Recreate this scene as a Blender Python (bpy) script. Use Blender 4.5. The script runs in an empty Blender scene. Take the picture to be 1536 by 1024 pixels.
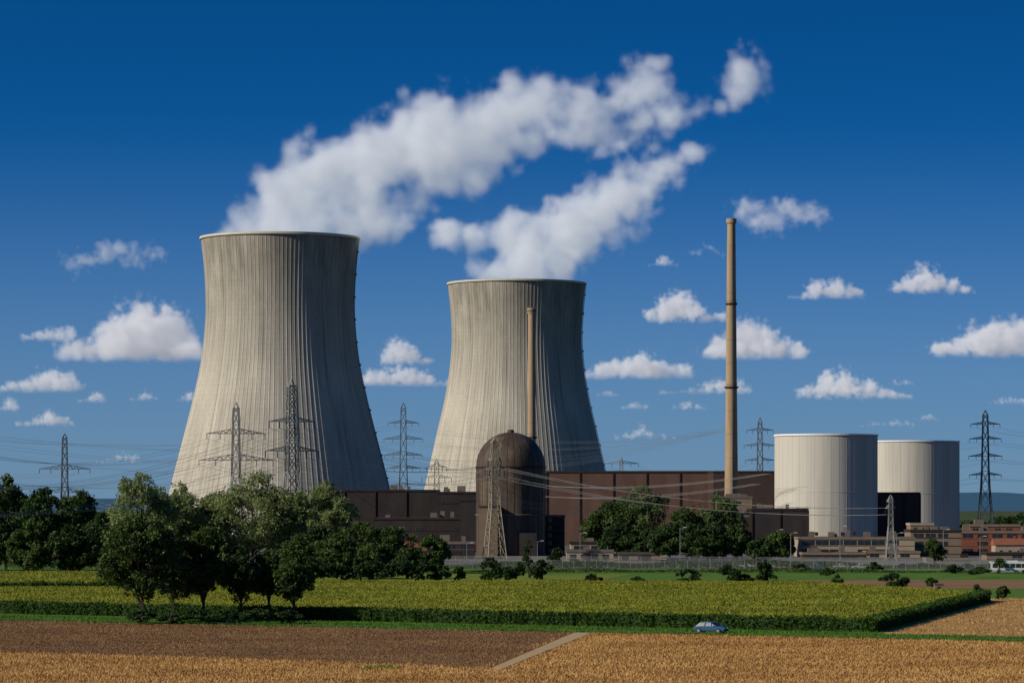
import bpy, math, random
import numpy as np
from mathutils import Vector
scene=bpy.context.scene
scene.view_settings.view_transform='Standard'
try: scene.view_settings.look='None'
except Exception: pass
scene.view_settings.exposure=0
F=5000.0; H0=760.0; CH=17.0
# site survey: bearings (tan = (c-768)/5000) and depth Y in metres
def cx(c,Y): return (c-768)*Y/F
def rz(r,Y): return CH+(H0-r)*Y/F
def gy(r): return CH*F/(r-H0)

# ---------------------------------------------------------------- camera
cam=bpy.data.cameras.new('camera'); co=bpy.data.objects.new('camera',cam)
scene.collection.objects.link(co); scene.camera=co
co.location=(0,0,CH); co.rotation_euler=(math.radians(90),0,0)
cam.sensor_width=36; cam.lens=36*F/1536
cam.shift_y=(H0-512)/1536
cam.clip_start=1; cam.clip_end=60000

# ---------------------------------------------------------------- light
S=Vector((-0.84,-0.36,0.47)).normalized()
el=math.asin(S.z); rot=math.atan2(S.x,S.y)
sl=bpy.data.lights.new('sun','SUN'); sl.energy=4.4; sl.angle=math.radians(0.5); sl.color=(1,0.92,0.79)
so=bpy.data.objects.new('sun',sl); scene.collection.objects.link(so)
so.rotation_euler=S.to_track_quat('Z','Y').to_euler(); so.location=(-300,-100,300)
w=bpy.data.worlds.new('World'); scene.world=w; w.use_nodes=True
nt=w.node_tree; nt.nodes.clear()
tc=nt.nodes.new('ShaderNodeTexCoord'); mp=nt.nodes.new('ShaderNodeMapping'); mp.inputs['Scale'].default_value=(1,1,3.2); mp.inputs['Location'].default_value=(0,0,0.02)
sk=nt.nodes.new('ShaderNodeTexSky'); sk.sky_type='NISHITA'; sk.sun_disc=False; sk.sun_elevation=el; sk.sun_rotation=rot
sk.air_density=1.0; sk.dust_density=0.15; sk.ozone_density=5.0; sk.altitude=300
mx=nt.nodes.new('ShaderNodeMix'); mx.data_type='RGBA'; mx.blend_type='MULTIPLY'; mx.inputs[0].default_value=1.0
mx.inputs[7].default_value=(0.42,0.80,1.12,1)
hs=nt.nodes.new('ShaderNodeHueSaturation'); hs.inputs['Saturation'].default_value=1.09; hs.inputs['Value'].default_value=0.92
sx=nt.nodes.new('ShaderNodeSeparateXYZ'); nt.links.new(tc.outputs['Generated'],sx.inputs[0])
mr=nt.nodes.new('ShaderNodeMapRange'); mr.interpolation_type='SMOOTHSTEP'; mr.inputs[1].default_value=-0.02; mr.inputs[2].default_value=0.12; mr.inputs[3].default_value=0.95; mr.inputs[4].default_value=0.0
nt.links.new(sx.outputs[2],mr.inputs[0])
hz=nt.nodes.new('ShaderNodeMix'); hz.data_type='RGBA'; hz.inputs[7].default_value=(1.75,2.9,4.4,1)
nt.links.new(mr.outputs[0],hz.inputs[0])
bg=nt.nodes.new('ShaderNodeBackground'); bg.inputs['Strength'].default_value=0.085
ow=nt.nodes.new('ShaderNodeOutputWorld')
nt.links.new(tc.outputs['Generated'],mp.inputs[0]); nt.links.new(mp.outputs[0],sk.inputs[0])
nt.links.new(sk.outputs[0],mx.inputs[6]); nt.links.new(mx.outputs[2],hs.inputs['Color']); nt.links.new(hs.outputs[0],hz.inputs[6]); nt.links.new(hz.outputs[2],bg.inputs[0]); nt.links.new(bg.outputs[0],ow.inputs[0])

# ---------------------------------------------------------------- materials
def newmat(name):
    m=bpy.data.materials.new(name); m.use_nodes=True
    return m,m.node_tree,m.node_tree.nodes['Principled BSDF']
def noisemat(name,cols,scale=1.0,rough=0.85,bump=0.0,detail=6,vscale=(1,1,1),spec=0.2,coord='Object',pos=(0.3,0.7),bdist=0.1,metal=0):
    m,t,b=newmat(name)
    b.inputs['Roughness'].default_value=rough; b.inputs['Specular IOR Level'].default_value=spec; b.inputs['Metallic'].default_value=metal
    c=t.nodes.new('ShaderNodeTexCoord'); mp=t.nodes.new('ShaderNodeMapping'); mp.inputs['Scale'].default_value=vscale
    n=t.nodes.new('ShaderNodeTexNoise'); n.inputs['Scale'].default_value=scale; n.inputs['Detail'].default_value=detail; n.inputs['Roughness'].default_value=0.65
    r=t.nodes.new('ShaderNodeValToRGB'); e=r.color_ramp.elements
    e[0].position=pos[0]; e[1].position=pos[1]; e[0].color=(*cols[0],1); e[1].color=(*cols[-1],1)
    for i,cc in enumerate(cols[1:-1]):
        k=e.new(pos[0]+(pos[1]-pos[0])*(i+1)/(len(cols)-1)); k.color=(*cc,1)
    t.links.new(c.outputs[coord],mp.inputs[0]); t.links.new(mp.outputs[0],n.inputs[0]); t.links.new(n.outputs[0],r.inputs[0]); t.links.new(r.outputs[0],b.inputs['Base Color'])
    if bump:
        bb=t.nodes.new('ShaderNodeBump'); bb.inputs['Strength'].default_value=bump; bb.inputs['Distance'].default_value=bdist
        t.links.new(n.outputs[0],bb.inputs['Height']); t.links.new(bb.outputs[0],b.inputs['Normal'])
    return m
def leafmat(name,dark,light,scale=0.25,trans=0.25,rnd=0.45):
    m,t,b=newmat(name); b.inputs['Roughness'].default_value=0.6; b.inputs['Specular IOR Level'].default_value=0.25
    g=t.nodes.new('ShaderNodeNewGeometry'); c=t.nodes.new('ShaderNodeTexCoord')
    n=t.nodes.new('ShaderNodeTexNoise'); n.inputs['Scale'].default_value=scale; n.inputs['Detail'].default_value=3
    a=t.nodes.new('ShaderNodeMath'); a.operation='MULTIPLY_ADD'; a.inputs[1].default_value=rnd
    t.links.new(c.outputs['Object'],n.inputs[0]); t.links.new(g.outputs['Random Per Island'],a.inputs[0])
    s=t.nodes.new('ShaderNodeMapRange'); s.inputs[1].default_value=0.3; s.inputs[2].default_value=0.7; s.inputs[3].default_value=-0.1; s.inputs[4].default_value=1.1-rnd
    t.links.new(n.outputs[0],s.inputs[0]); t.links.new(s.outputs[0],a.inputs[2])
    mx=t.nodes.new('ShaderNodeMix'); mx.data_type='RGBA'; mx.inputs[6].default_value=(*dark,1); mx.inputs[7].default_value=(*light,1)
    t.links.new(a.outputs[0],mx.inputs[0]); t.links.new(mx.outputs[2],b.inputs['Base Color'])
    tr=t.nodes.new('ShaderNodeBsdfTranslucent'); t.links.new(mx.outputs[2],tr.inputs[0])
    ms=t.nodes.new('ShaderNodeMixShader'); ms.inputs[0].default_value=trans
    o=t.nodes['Material Output']; t.links.new(b.outputs[0],ms.inputs[1]); t.links.new(tr.outputs[0],ms.inputs[2]); t.links.new(ms.outputs[0],o.inputs[0])
    return m
def towermat(name):
    m,t,b=newmat(name); b.inputs['Roughness'].default_value=0.9; b.inputs['Specular IOR Level'].default_value=0.1
    N=t.nodes.new; L=t.links.new
    c=N('ShaderNodeTexCoord'); sp=N('ShaderNodeSeparateXYZ'); L(c.outputs['Object'],sp.inputs[0])
    at=N('ShaderNodeMath'); at.operation='ARCTAN2'; L(sp.outputs[1],at.inputs[0]); L(sp.outputs[0],at.inputs[1])
    def noi(sx,sz,scale,det,off=0):
        a=N('ShaderNodeMath'); a.operation='MULTIPLY_ADD'; a.inputs[1].default_value=sx; a.inputs[2].default_value=off; L(at.outputs[0],a.inputs[0])
        z=N('ShaderNodeMath'); z.operation='MULTIPLY'; z.inputs[1].default_value=sz; L(sp.outputs[2],z.inputs[0])
        cb=N('ShaderNodeCombineXYZ'); L(a.outputs[0],cb.inputs[0]); L(z.outputs[0],cb.inputs[1])
        n=N('ShaderNodeTexNoise'); n.inputs['Scale'].default_value=scale; n.inputs['Detail'].default_value=det; n.inputs['Roughness'].default_value=0.6; L(cb.outputs[0],n.inputs[0]); return n
    streak=noi(38,0.015,1,4); big=noi(3,0.02,1,4); fine=noi(90,0.25,1,5); runs=noi(14,0.012,1,5,40)
    def mr(n,a,b_,lo,hi):
        r=N('ShaderNodeMapRange'); r.inputs[1].default_value=a; r.inputs[2].default_value=b_; r.inputs[3].default_value=lo; r.inputs[4].default_value=hi; L(n,r.inputs[0]); return r.outputs[0]
    def mul(a,b_):
        x=N('ShaderNodeMath'); x.operation='MULTIPLY'; L(a,x.inputs[0]); L(b_,x.inputs[1]); return x.outputs[0]
    fr=N('ShaderNodeMath'); fr.operation='FRACT'; dv=N('ShaderNodeMath'); dv.operation='DIVIDE'; dv.inputs[1].default_value=2.6; L(sp.outputs[2],dv.inputs[0]); L(dv.outputs[0],fr.inputs[0])
    joint=mr(fr.outputs[0],0.0,0.12,0.86,1.0)
    topz=mr(sp.outputs[2],80,150,0.0,1.0)
    tz=N('ShaderNodeMath'); tz.operation='MULTIPLY'; L(topz,tz.inputs[0]); L(mr(big.outputs[0],0.36,0.56,0.0,0.5),tz.inputs[1])
    inv=N('ShaderNodeMath'); inv.operation='SUBTRACT'; inv.inputs[0].default_value=1; L(tz.outputs[0],inv.inputs[1])
    v=mul(mul(mul(mul(mr(streak.outputs[0],0.3,0.7,0.80,1.12),mr(big.outputs[0],0.3,0.7,0.82,1.08)),mr(fine.outputs[0],0.3,0.7,0.86,1.10)),mul(joint,inv.outputs[0])),mr(runs.outputs[0],0.35,0.5,0.74,1.0))
    col=N('ShaderNodeMix'); col.data_type='RGBA'; col.blend_type='MULTIPLY'; col.inputs[0].default_value=1; col.inputs[6].default_value=(0.485,0.445,0.365,1)
    L(v,col.inputs[7]); L(col.outputs[2],b.inputs['Base Color'])
    return m
M={}
M['tower']=towermat('cooling_tower_concrete')
M['rim']=noisemat('rim_concrete',[(0.5,0.46,0.36),(0.6,0.56,0.45)],0.3)
M['darkin']=noisemat('inner_concrete',[(0.2,0.19,0.17),(0.28,0.26,0.23)],0.2)
M['tank']=noisemat('containment_paint',[(0.42,0.395,0.335),(0.50,0.47,0.40),(0.54,0.51,0.44)],0.35,vscale=(1,1,0.05),detail=7)
M['tankrim']=noisemat('white_rim',[(0.75,0.74,0.7),(0.8,0.79,0.75)],0.3)
M['stack']=noisemat('stack_concrete',[(0.28,0.19,0.11),(0.40,0.29,0.18)],0.5,vscale=(1,1,0.1))
M['dome']=noisemat('weathered_dome_steel',[(0.04,0.028,0.020),(0.08,0.056,0.038),(0.15,0.11,0.075)],0.3,rough=0.6,vscale=(1,1,0.2),spec=0.3)
M['brown']=noisemat('brown_cladding',[(0.095,0.054,0.040),(0.145,0.085,0.063)],0.15,rough=0.6,vscale=(1,1,0.2))
M['brown2']=noisemat('dark_brown_cladding',[(0.05,0.032,0.028),(0.07,0.045,0.036)],0.15,rough=0.6)
M['brownd']=noisemat('pilaster_dark',[(0.03,0.02,0.017),(0.04,0.026,0.02)],0.4,rough=0.6)
M['black']=noisemat('anthracite_cladding',[(0.026,0.022,0.021),(0.048,0.039,0.034)],0.2,rough=0.6,vscale=(1,1,0.3))
M['roof']=noisemat('roof_felt',[(0.06,0.05,0.045),(0.10,0.085,0.075)],0.3)
M['trim']=noisemat('metal_trim',[(0.13,0.105,0.09),(0.18,0.15,0.13)],0.5)
M['beige']=noisemat('beige_render',[(0.30,0.24,0.17),(0.38,0.31,0.22)],0.3)
M['tan']=noisemat('tan_panels',[(0.18,0.13,0.09),(0.24,0.18,0.125)],0.3)
M['brick']=noisemat('red_brick',[(0.19,0.065,0.04),(0.28,0.10,0.06)],0.5)
M['tile']=noisemat('terracotta_roof',[(0.20,0.075,0.045),(0.28,0.11,0.065)],0.8)
M['white']=noisemat('white_paint',[(0.6,0.6,0.58),(0.75,0.75,0.72)],0.5,rough=0.4)
M['steel']=noisemat('galvanised_steel',[(0.17,0.18,0.18),(0.28,0.29,0.28)],0.4,rough=0.6,metal=0.1)
M['steelw']=noisemat('old_steel_paint',[(0.22,0.20,0.14),(0.32,0.28,0.19)],0.4,rough=0.6)
M['steeld']=noisemat('dark_steel',[(0.08,0.095,0.11),(0.12,0.14,0.15)],0.4,rough=0.6)
M['wire']=noisemat('aluminium_wire',[(0.22,0.22,0.215),(0.30,0.30,0.29)],0.1,rough=0.5)
m,t,b=newmat('window_glass'); b.inputs['Base Color'].default_value=(0.02,0.028,0.035,1); b.inputs['Roughness'].default_value=0.12; M['glass']=m
m,t,b=newmat('car_paint_blue'); b.inputs['Base Color'].default_value=(0.03,0.10,0.22,1); b.inputs['Roughness'].default_value=0.4; b.inputs['Coat Weight'].default_value=0.2; M['carblue']=m
m,t,b=newmat('car_paint_silver'); b.inputs['Base Color'].default_value=(0.35,0.36,0.37,1); b.inputs['Roughness'].default_value=0.35; M['carsilver']=m
m,t,b=newmat('tyre_rubber'); b.inputs['Base Color'].default_value=(0.015,0.015,0.015,1); b.inputs['Roughness'].default_value=0.8; M['tyre']=m
m,t,b=newmat('wheel_rim'); b.inputs['Base Color'].default_value=(0.4,0.4,0.4,1); b.inputs['Roughness'].default_value=0.3; b.inputs['Metallic'].default_value=0.8; M['wrim']=m
M['bark']=noisemat('bark',[(0.03,0.022,0.015),(0.07,0.05,0.035)],1.5)
M['leafd']=leafmat('foliage_dark',(0.010,0.026,0.006),(0.05,0.095,0.018))
M['leafm']=leafmat('foliage_mid',(0.018,0.040,0.008),(0.085,0.135,0.025))
M['leafl']=leafmat('foliage_light',(0.13,0.17,0.055),(0.27,0.32,0.12),0.2,0.35)
M['leafl2']=leafmat('foliage_olive',(0.035,0.065,0.02),(0.14,0.19,0.06))
M['corn']=leafmat('corn_leaves',(0.018,0.05,0.005),(0.06,0.12,0.012),0.5)
M['cornt']=leafmat('corn_tassels',(0.145,0.17,0.010),(0.26,0.265,0.022),0.05,0.25,0.25)
M['wheat']=leafmat('wheat_stalks',(0.32,0.165,0.045),(0.56,0.33,0.11),0.06,0.1,0.3)
M['stub']=leafmat('stubble_stalks',(0.16,0.082,0.03),(0.31,0.175,0.066),0.06,0.1,0.3)
M['gwheat']=noisemat('wheat_ground',[(0.31,0.165,0.05),(0.42,0.24,0.075),(0.52,0.31,0.10)],0.08,detail=10,bump=0.6,bdist=0.3,vscale=(0.3,1,1))
M['gstub']=noisemat('stubble_ground',[(0.12,0.062,0.026),(0.18,0.095,0.038),(0.28,0.155,0.06)],0.10,detail=10,bump=0.7,bdist=0.3,vscale=(0.3,1,1))
M['track']=noisemat('dirt_track',[(0.42,0.29,0.15),(0.52,0.37,0.19)],0.3,detail=8)
M['grass']=noisemat('meadow_grass',[(0.055,0.125,0.010),(0.11,0.21,0.015)],0.12,detail=9,bump=0.5)
M['grassy']=noisemat('crop_ground',[(0.12,0.16,0.012),(0.20,0.23,0.02)],0.06,detail=9,bump=0.5)
M['soil']=noisemat('soil_ground',[(0.18,0.10,0.045),(0.30,0.17,0.075)],0.06,detail=9,bump=0.5)
M['land']=noisemat('ground_land',[(0.03,0.05,0.012),(0.06,0.08,0.02),(0.09,0.085,0.04)],0.01,detail=9)
M['yard']=noisemat('yard_gravel',[(0.10,0.10,0.08),(0.17,0.155,0.13)],0.1,detail=8)
M['asph']=noisemat('asphalt',[(0.10,0.10,0.10),(0.16,0.155,0.15)],0.6)
M['hill']=noisemat('hazy_hill',[(0.05,0.14,0.26),(0.07,0.165,0.29)],0.002)  # blue of the distance haze is painted into the base colour
M['wood']=noisemat('weathered_wood',[(0.16,0.12,0.08),(0.26,0.2,0.14)],2)

# ---------------------------------------------------------------- mesh helpers
def link(name,me,parent=None,loc=(0,0,0),rz_=0):
    o=bpy.data.objects.new(name,me); scene.collection.objects.link(o); o.location=loc; o.rotation_euler=(0,0,rz_)
    if parent: o.parent=parent
    return o
def fastmesh(name,V,faces_n,k,mats,midx=None,smooth=False):
    me=bpy.data.meshes.new(name); V=np.asarray(V,dtype=np.float32); n=len(V); nf=n//k
    me.vertices.add(n); me.vertices.foreach_set('co',V.ravel())
    me.loops.add(n); me.loops.foreach_set('vertex_index',np.arange(n,dtype=np.int32))
    me.polygons.add(nf); me.polygons.foreach_set('loop_start',np.arange(0,n,k,dtype=np.int32))
    try: me.polygons.foreach_set('loop_total',np.full(nf,k,dtype=np.int32))
    except Exception: pass
    for m in mats: me.materials.append(m)
    if midx is not None: me.polygons.foreach_set('material_index',np.asarray(midx,dtype=np.int32))
    me.update(calc_edges=True); me.validate(); return me
class Bld:
    """collects parts; each part is a child mesh of one Empty"""
    def __init__(s,name,loc=(0,0,0),rot=0):
        s.name=name; s.loc=loc; s.rot=rot; s.parts={}
    def P(s,part,mat):
        return s.parts.setdefault(part,([],[],mat))
    def raw(s,part,mat,vs,fs):
        V,Fc,_=s.P(part,mat); o=len(V); V.extend(vs); Fc.extend([tuple(i+o for i in f) for f in fs])
    def box(s,part,mat,x0,x1,y0,y1,z0,z1):
        s.raw(part,mat,[(x0,y0,z0),(x1,y0,z0),(x1,y1,z0),(x0,y1,z0),(x0,y0,z1),(x1,y0,z1),(x1,y1,z1),(x0,y1,z1)],
          [(0,3,2,1),(4,5,6,7),(0,1,5,4),(1,2,6,5),(2,3,7,6),(3,0,4,7)])
    def beam(s,part,mat,p,q,w,w2=None):
        w2=w if w2 is None else w2
        p=Vector(p); q=Vector(q); d=(q-p)
        if d.length<1e-6: return
        d.normalize(); u=d.cross(Vector((0,0,1)));
        if u.length<0.05: u=d.cross(Vector((0,1,0)))
        u.normalize(); v=d.cross(u)
        vs=[]
        for c,ww in((p,w),(q,w2)):
            for a,b in((1,1),(-1,1),(-1,-1),(1,-1)): vs.append(tuple(c+u*a*ww/2+v*b*ww/2))
        s.raw(part,mat,vs,[(0,1,2,3),(7,6,5,4),(0,4,5,1),(1,5,6,2),(2,6,7,3),(3,7,4,0)])
    def lathe(s,part,mat,prof,seg=64,cxy=(0,0),cap=False,smooth=True):
        vs=[];fs=[]
        for r,z in prof:
            for i in range(seg):
                a=2*math.pi*i/seg; vs.append((cxy[0]+r*math.cos(a),cxy[1]+r*math.sin(a),z))
        for j in range(len(prof)-1):
            for i in range(seg):
                a=j*seg+i;b_=j*seg+(i+1)%seg; fs.append((a,b_,b_+seg,a+seg))
        if cap: fs.append(tuple(range((len(prof)-1)*seg,len(prof)*seg)))
        s.raw(part,mat,vs,fs); s.sm=getattr(s,'sm',set()); s.sm.add(part)
    def done(s):
        e=bpy.data.objects.new(s.name,None); scene.collection.objects.link(e); e.location=s.loc; e.rotation_euler=(0,0,s.rot); e.empty_display_size=1
        for p,(V,Fc,mat) in s.parts.items():
            me=bpy.data.meshes.new(p); me.from_pydata(V,[],Fc); me.materials.append(M[mat])
            if p in getattr(s,'sm',()):
                me.polygons.foreach_set('use_smooth',[True]*len(me.polygons))
                try: me.set_sharp_from_angle(angle=math.radians(35))
                except Exception: pass
            me.update(); o=bpy.data.objects.new(p,me); scene.collection.objects.link(o); o.parent=e
        return e

# ---------------------------------------------------------------- ground sheets
def sheet(name,pts,z,mat):
    me=bpy.data.meshes.new(name); me.from_pydata([(x,y,z) for x,y in pts],[],[tuple(range(len(pts)))]); me.materials.append(M[mat]); return link(name,me)
sheet('ground',[(-40000,-2000),(40000,-2000),(40000,45000),(-40000,45000)],0,'land')
sheet('meadow',[(-600,300),(600,300),(600,1000),(-600,1000)],0.02,'grass')
dl=Vector((143,-81,0)).normalized(); nl=Vector((-dl.y,dl.x,0))
A0=Vector((-78,506,0))
def RP(s,t): p=A0+dl*s+nl*t; return (p.x,p.y)
sheet('wheat_field',[(-300,100),(300,100),RP(420,-5.5),RP(-300,-5.5)],0.04,'gwheat')
TR0=RP(102.5,-5.6); TR1=(cx(735,350),350)
stub=[RP(-200,-5.6),TR0,TR1,(cx(560,368),362),(cx(300,380),376),(cx(0,388),390),(-250,392)]
sheet('stubble_field',stub,0.06,'gstub')
sheet('dirt_track',[TR0,(TR0[0]+2.4,TR0[1]-.6),(TR1[0]+1.0,TR1[1]-3),TR1],0.08,'track')
rtan=[RP(141,10),RP(400,7.5),(260,590),(88,622),(87,600),(50.5,452)]
sheet('harvested_field',rtan,0.04,'gwheat')
sheet('ploughed_field',[(cx(760,720),700),(cx(1536,700)+40,690),(cx(1536,800)+40,775),(cx(820,800),775)],0.05,'soil')
sheet('crop_field',[(-300,765),(20,765),(30,845),(-300,845)],0.05,'grassy')
sheet('road',[RP(-300,0.4),RP(500,0.4),RP(500,3.4),RP(-300,3.4)],0.06,'asph')
sheet('power_station_yard',[(-120,960),(330,880),(420,1700),(-250,1700)],0.06,'yard')

# ---------------------------------------------------------------- scatter helpers
def pip(P,poly):
    x=P[:,0];y=P[:,1];ins=np.zeros(len(P),bool);n=len(poly);j=n-1
    for i in range(n):
        xi,yi=poly[i];xj,yj=poly[j]
        c=((yi>y)!=(yj>y))&(x<(xj-xi)*(y-yi)/(yj-yi+1e-12)+xi); ins^=c; j=i
    return ins
def scatter(poly,n,rng,vis=None):
    P=np.array(poly); lo=P.min(0); hi=P.max(0); out=[]; c=0
    while c<n:
        q=rng.uniform(lo,hi,(n*2,2)); q=q[pip(q,poly)]
        if vis is not None: q=q[np.abs(q[:,0])<q[:,1]*0.154*vis]
        out.append(q); c+=len(q)
    return np.concatenate(out)[:n]
def blades(xy,z0,h0,h1,wd,rng,lean=0.5):
    n=len(xy); a=rng.uniform(0,2*np.pi,n); h=rng.uniform(h0,h1,n)
    b=np.zeros((n,3,3)); dx=np.cos(a)*wd/2; dy=np.sin(a)*wd/2
    b[:,0,0]=xy[:,0]-dx; b[:,0,1]=xy[:,1]-dy; b[:,0,2]=z0
    b[:,1,0]=xy[:,0]+dx; b[:,1,1]=xy[:,1]+dy; b[:,1,2]=z0
    l=rng.normal(0,lean,(n,2))*h[:,None]
    b[:,2,0]=xy[:,0]+l[:,0]; b[:,2,1]=xy[:,1]+l[:,1]; b[:,2,2]=z0+h
    return b.reshape(-1,3)
rng=np.random.default_rng(3)
front=[(-70,322),(70,322),RP(175,-6),RP(-20,-6)]
q=scatter(front,190000,rng,1.25); jit=q+rng.normal(0,1.0,q.shape); ins=pip(jit,stub)
trk=pip(q,[(TR0[0],TR0[1]),(TR0[0]+2.6,TR0[1]-.6),(TR1[0]+1.2,TR1[1]-3),(TR1[0]-.3,TR1[1])])
link('wheat_stalks',fastmesh('wheat_stalks',blades(q[~ins&~trk],0.03,0.12,0.36,0.13,rng),None,3,[M['wheat']]))
link('stubble_stalks',fastmesh('stubble_stalks',blades(q[ins&~trk],0.05,0.05,0.2,0.11,rng),None,3,[M['stub']]))
q=scatter(rtan,30000,rng); link('harvest_stubble',fastmesh('harvest_stubble',blades(q,0.03,0.1,0.35,0.2,rng),None,3,[M['wheat']]))
g1=[RP(-60,-5.5),RP(240,-5.5),RP(240,0.2),RP(-60,0.2)]; g2=[RP(-60,3.6),RP(240,3.6),RP(240,14),RP(-60,14)]
M['grassb']=leafmat('grass_blades',(0.04,0.11,0.006),(0.11,0.24,0.015),0.2)
tf_=[]
for i in range(60):
    s=rng.uniform(-20,200); p=np.array(RP(s,-5.5)); tf_.append(p+rng.normal(0,0.9,(60,2)))
for (c,Y,nn,sp) in ((575,352,300,1.3),(560,350,160,0.9)):
    tf_.append(np.array([cx(c,Y),Y])+rng.normal(0,1,(nn,2))*np.array([sp,sp*1.8]))
q=np.concatenate([scatter(g1,30000,rng),scatter(g2,40000,rng)]+tf_); q=q[~pip(q,rtan)]
link('verge_grass',fastmesh('verge_grass',blades(q,0.02,0.08,0.38,0.12,rng),None,3,[M['grassb']]))
def leafcloud(C,size,rng,out=None,flat=0.6):
    n=len(C); nrm=rng.normal(0,1,(n,3))
    if out is not None: nrm=nrm*0.75+out
    nrm/=np.linalg.norm(nrm,axis=1)[:,None]+1e-9
    a=np.cross(nrm,rng.normal(0,1,(n,3))); a/=np.linalg.norm(a,axis=1)[:,None]+1e-9
    b=np.cross(nrm,a); s=(size*rng.uniform(0.6,1.3,n))[:,None]
    V=np.stack([C+a*s*0.6,C+b*s*flat*0.5,C-a*s*0.6,C-b*s*flat*0.5],1)
    return V.reshape(-1,3)
def cornfield(name,poly,edges,ntop,h=2.1,rng=rng):
    e=bpy.data.objects.new(name,None); scene.collection.objects.link(e)
    me=bpy.data.meshes.new('canopy'); n=len(poly)
    c=Vector((sum(p[0] for p in poly)/n,sum(p[1] for p in poly)/n))
    pin=[tuple(Vector(p)+(c-Vector(p)).normalized()*0.9) for p in poly]
    V=[(x,y,h*0.84) for x,y in pin]; me.from_pydata(V,[],[tuple(range(n))]); me.materials.append(M['corncan'])
    link('canopy',me,e)
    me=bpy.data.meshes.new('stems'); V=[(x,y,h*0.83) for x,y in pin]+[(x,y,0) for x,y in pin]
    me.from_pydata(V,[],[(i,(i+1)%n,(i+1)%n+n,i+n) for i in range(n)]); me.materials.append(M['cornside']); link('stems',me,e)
    pin2=[tuple(Vector(p)+(c-Vector(p)).normalized()*2.0) for p in poly]
    q=scatter(pin2,ntop,rng)
    V=blades(q,h*0.80,h*0.09,h*0.20,0.35,rng,0.5)
    link('tassels',fastmesh('tassels',V,None,3,[M['cornt']]),e)
    pts=[]
    for (a,b) in edges:
        a=np.array(a);b=np.array(b);L=np.linalg.norm(b-a);nn=int(L*16)
        tt=rng.uniform(0,1,nn)[:,None]; d=(b-a)/L; nr=np.array([-d[1],d[0]])
        if np.dot(nr,np.array([c.x,c.y])-a)<0: nr=-nr
        pts.append(a+(b-a)*tt+nr*rng.uniform(-0.15,1.8,(nn,1)))
    pts=np.concatenate(pts); n=len(pts)
    hv=np.clip(h*(1+0.06*np.sin(pts[:,0]*0.7)*np.sin(pts[:,0]*0.23+1)+rng.normal(0,0.05,n)),1.2,3.2)
    out=[]
    st=np.zeros((n,3,3)); st[:,0,:2]=pts; st[:,0,0]-=0.03; st[:,1,:2]=pts; st[:,1,0]+=0.03; st[:,2,:2]=pts; st[:,2,2]=hv; out.append(st.reshape(-1,3))
    for k in range(9):
        z=hv*(0.08+0.1*k); a=rng.uniform(0,6.28,n); L=rng.uniform(0.3,0.55,n)
        t=np.zeros((n,3,3)); t[:,0,:2]=pts; t[:,0,2]=z-0.08; t[:,1,:2]=pts+0.5*np.stack([np.cos(a)*L,np.sin(a)*L],1); t[:,1,2]=z+0.22
        t[:,2,:2]=pts+np.stack([np.cos(a)*L,np.sin(a)*L],1); t[:,2,2]=z+rng.uniform(-0.15,0.12,n); t[:,0,0]+=0.05
        out.append(t.reshape(-1,3))
    link('edge_plants',fastmesh('edge_plants',np.concatenate(out),None,3,[M['corn']]),e)
M['corncan']=noisemat('corn_canopy',[(0.15,0.165,0.012),(0.22,0.225,0.018)],0.05,detail=9,bump=0.4)
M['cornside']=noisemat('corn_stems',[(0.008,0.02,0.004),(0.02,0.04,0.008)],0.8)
P1=(-200,603);P2=(49,452);P3=(86,600);P4=(60,690);P5=(-70,690);P6=(-76,640);P7=(-200,640)
cornfield('corn_field',[P1,P2,P3,P4,P5,P6,P7],[(P1,P2),(P2,P3)],150000)
Q1=(-200,642);Q2=(-77,642);Q3=(-72,660);Q4=(-72,760);Q5=(-200,760)
cornfield('corn_field',[Q1,Q2,Q3,Q4,Q5],[(Q1,Q2),(Q2,Q3)],30000,2.8)

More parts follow.
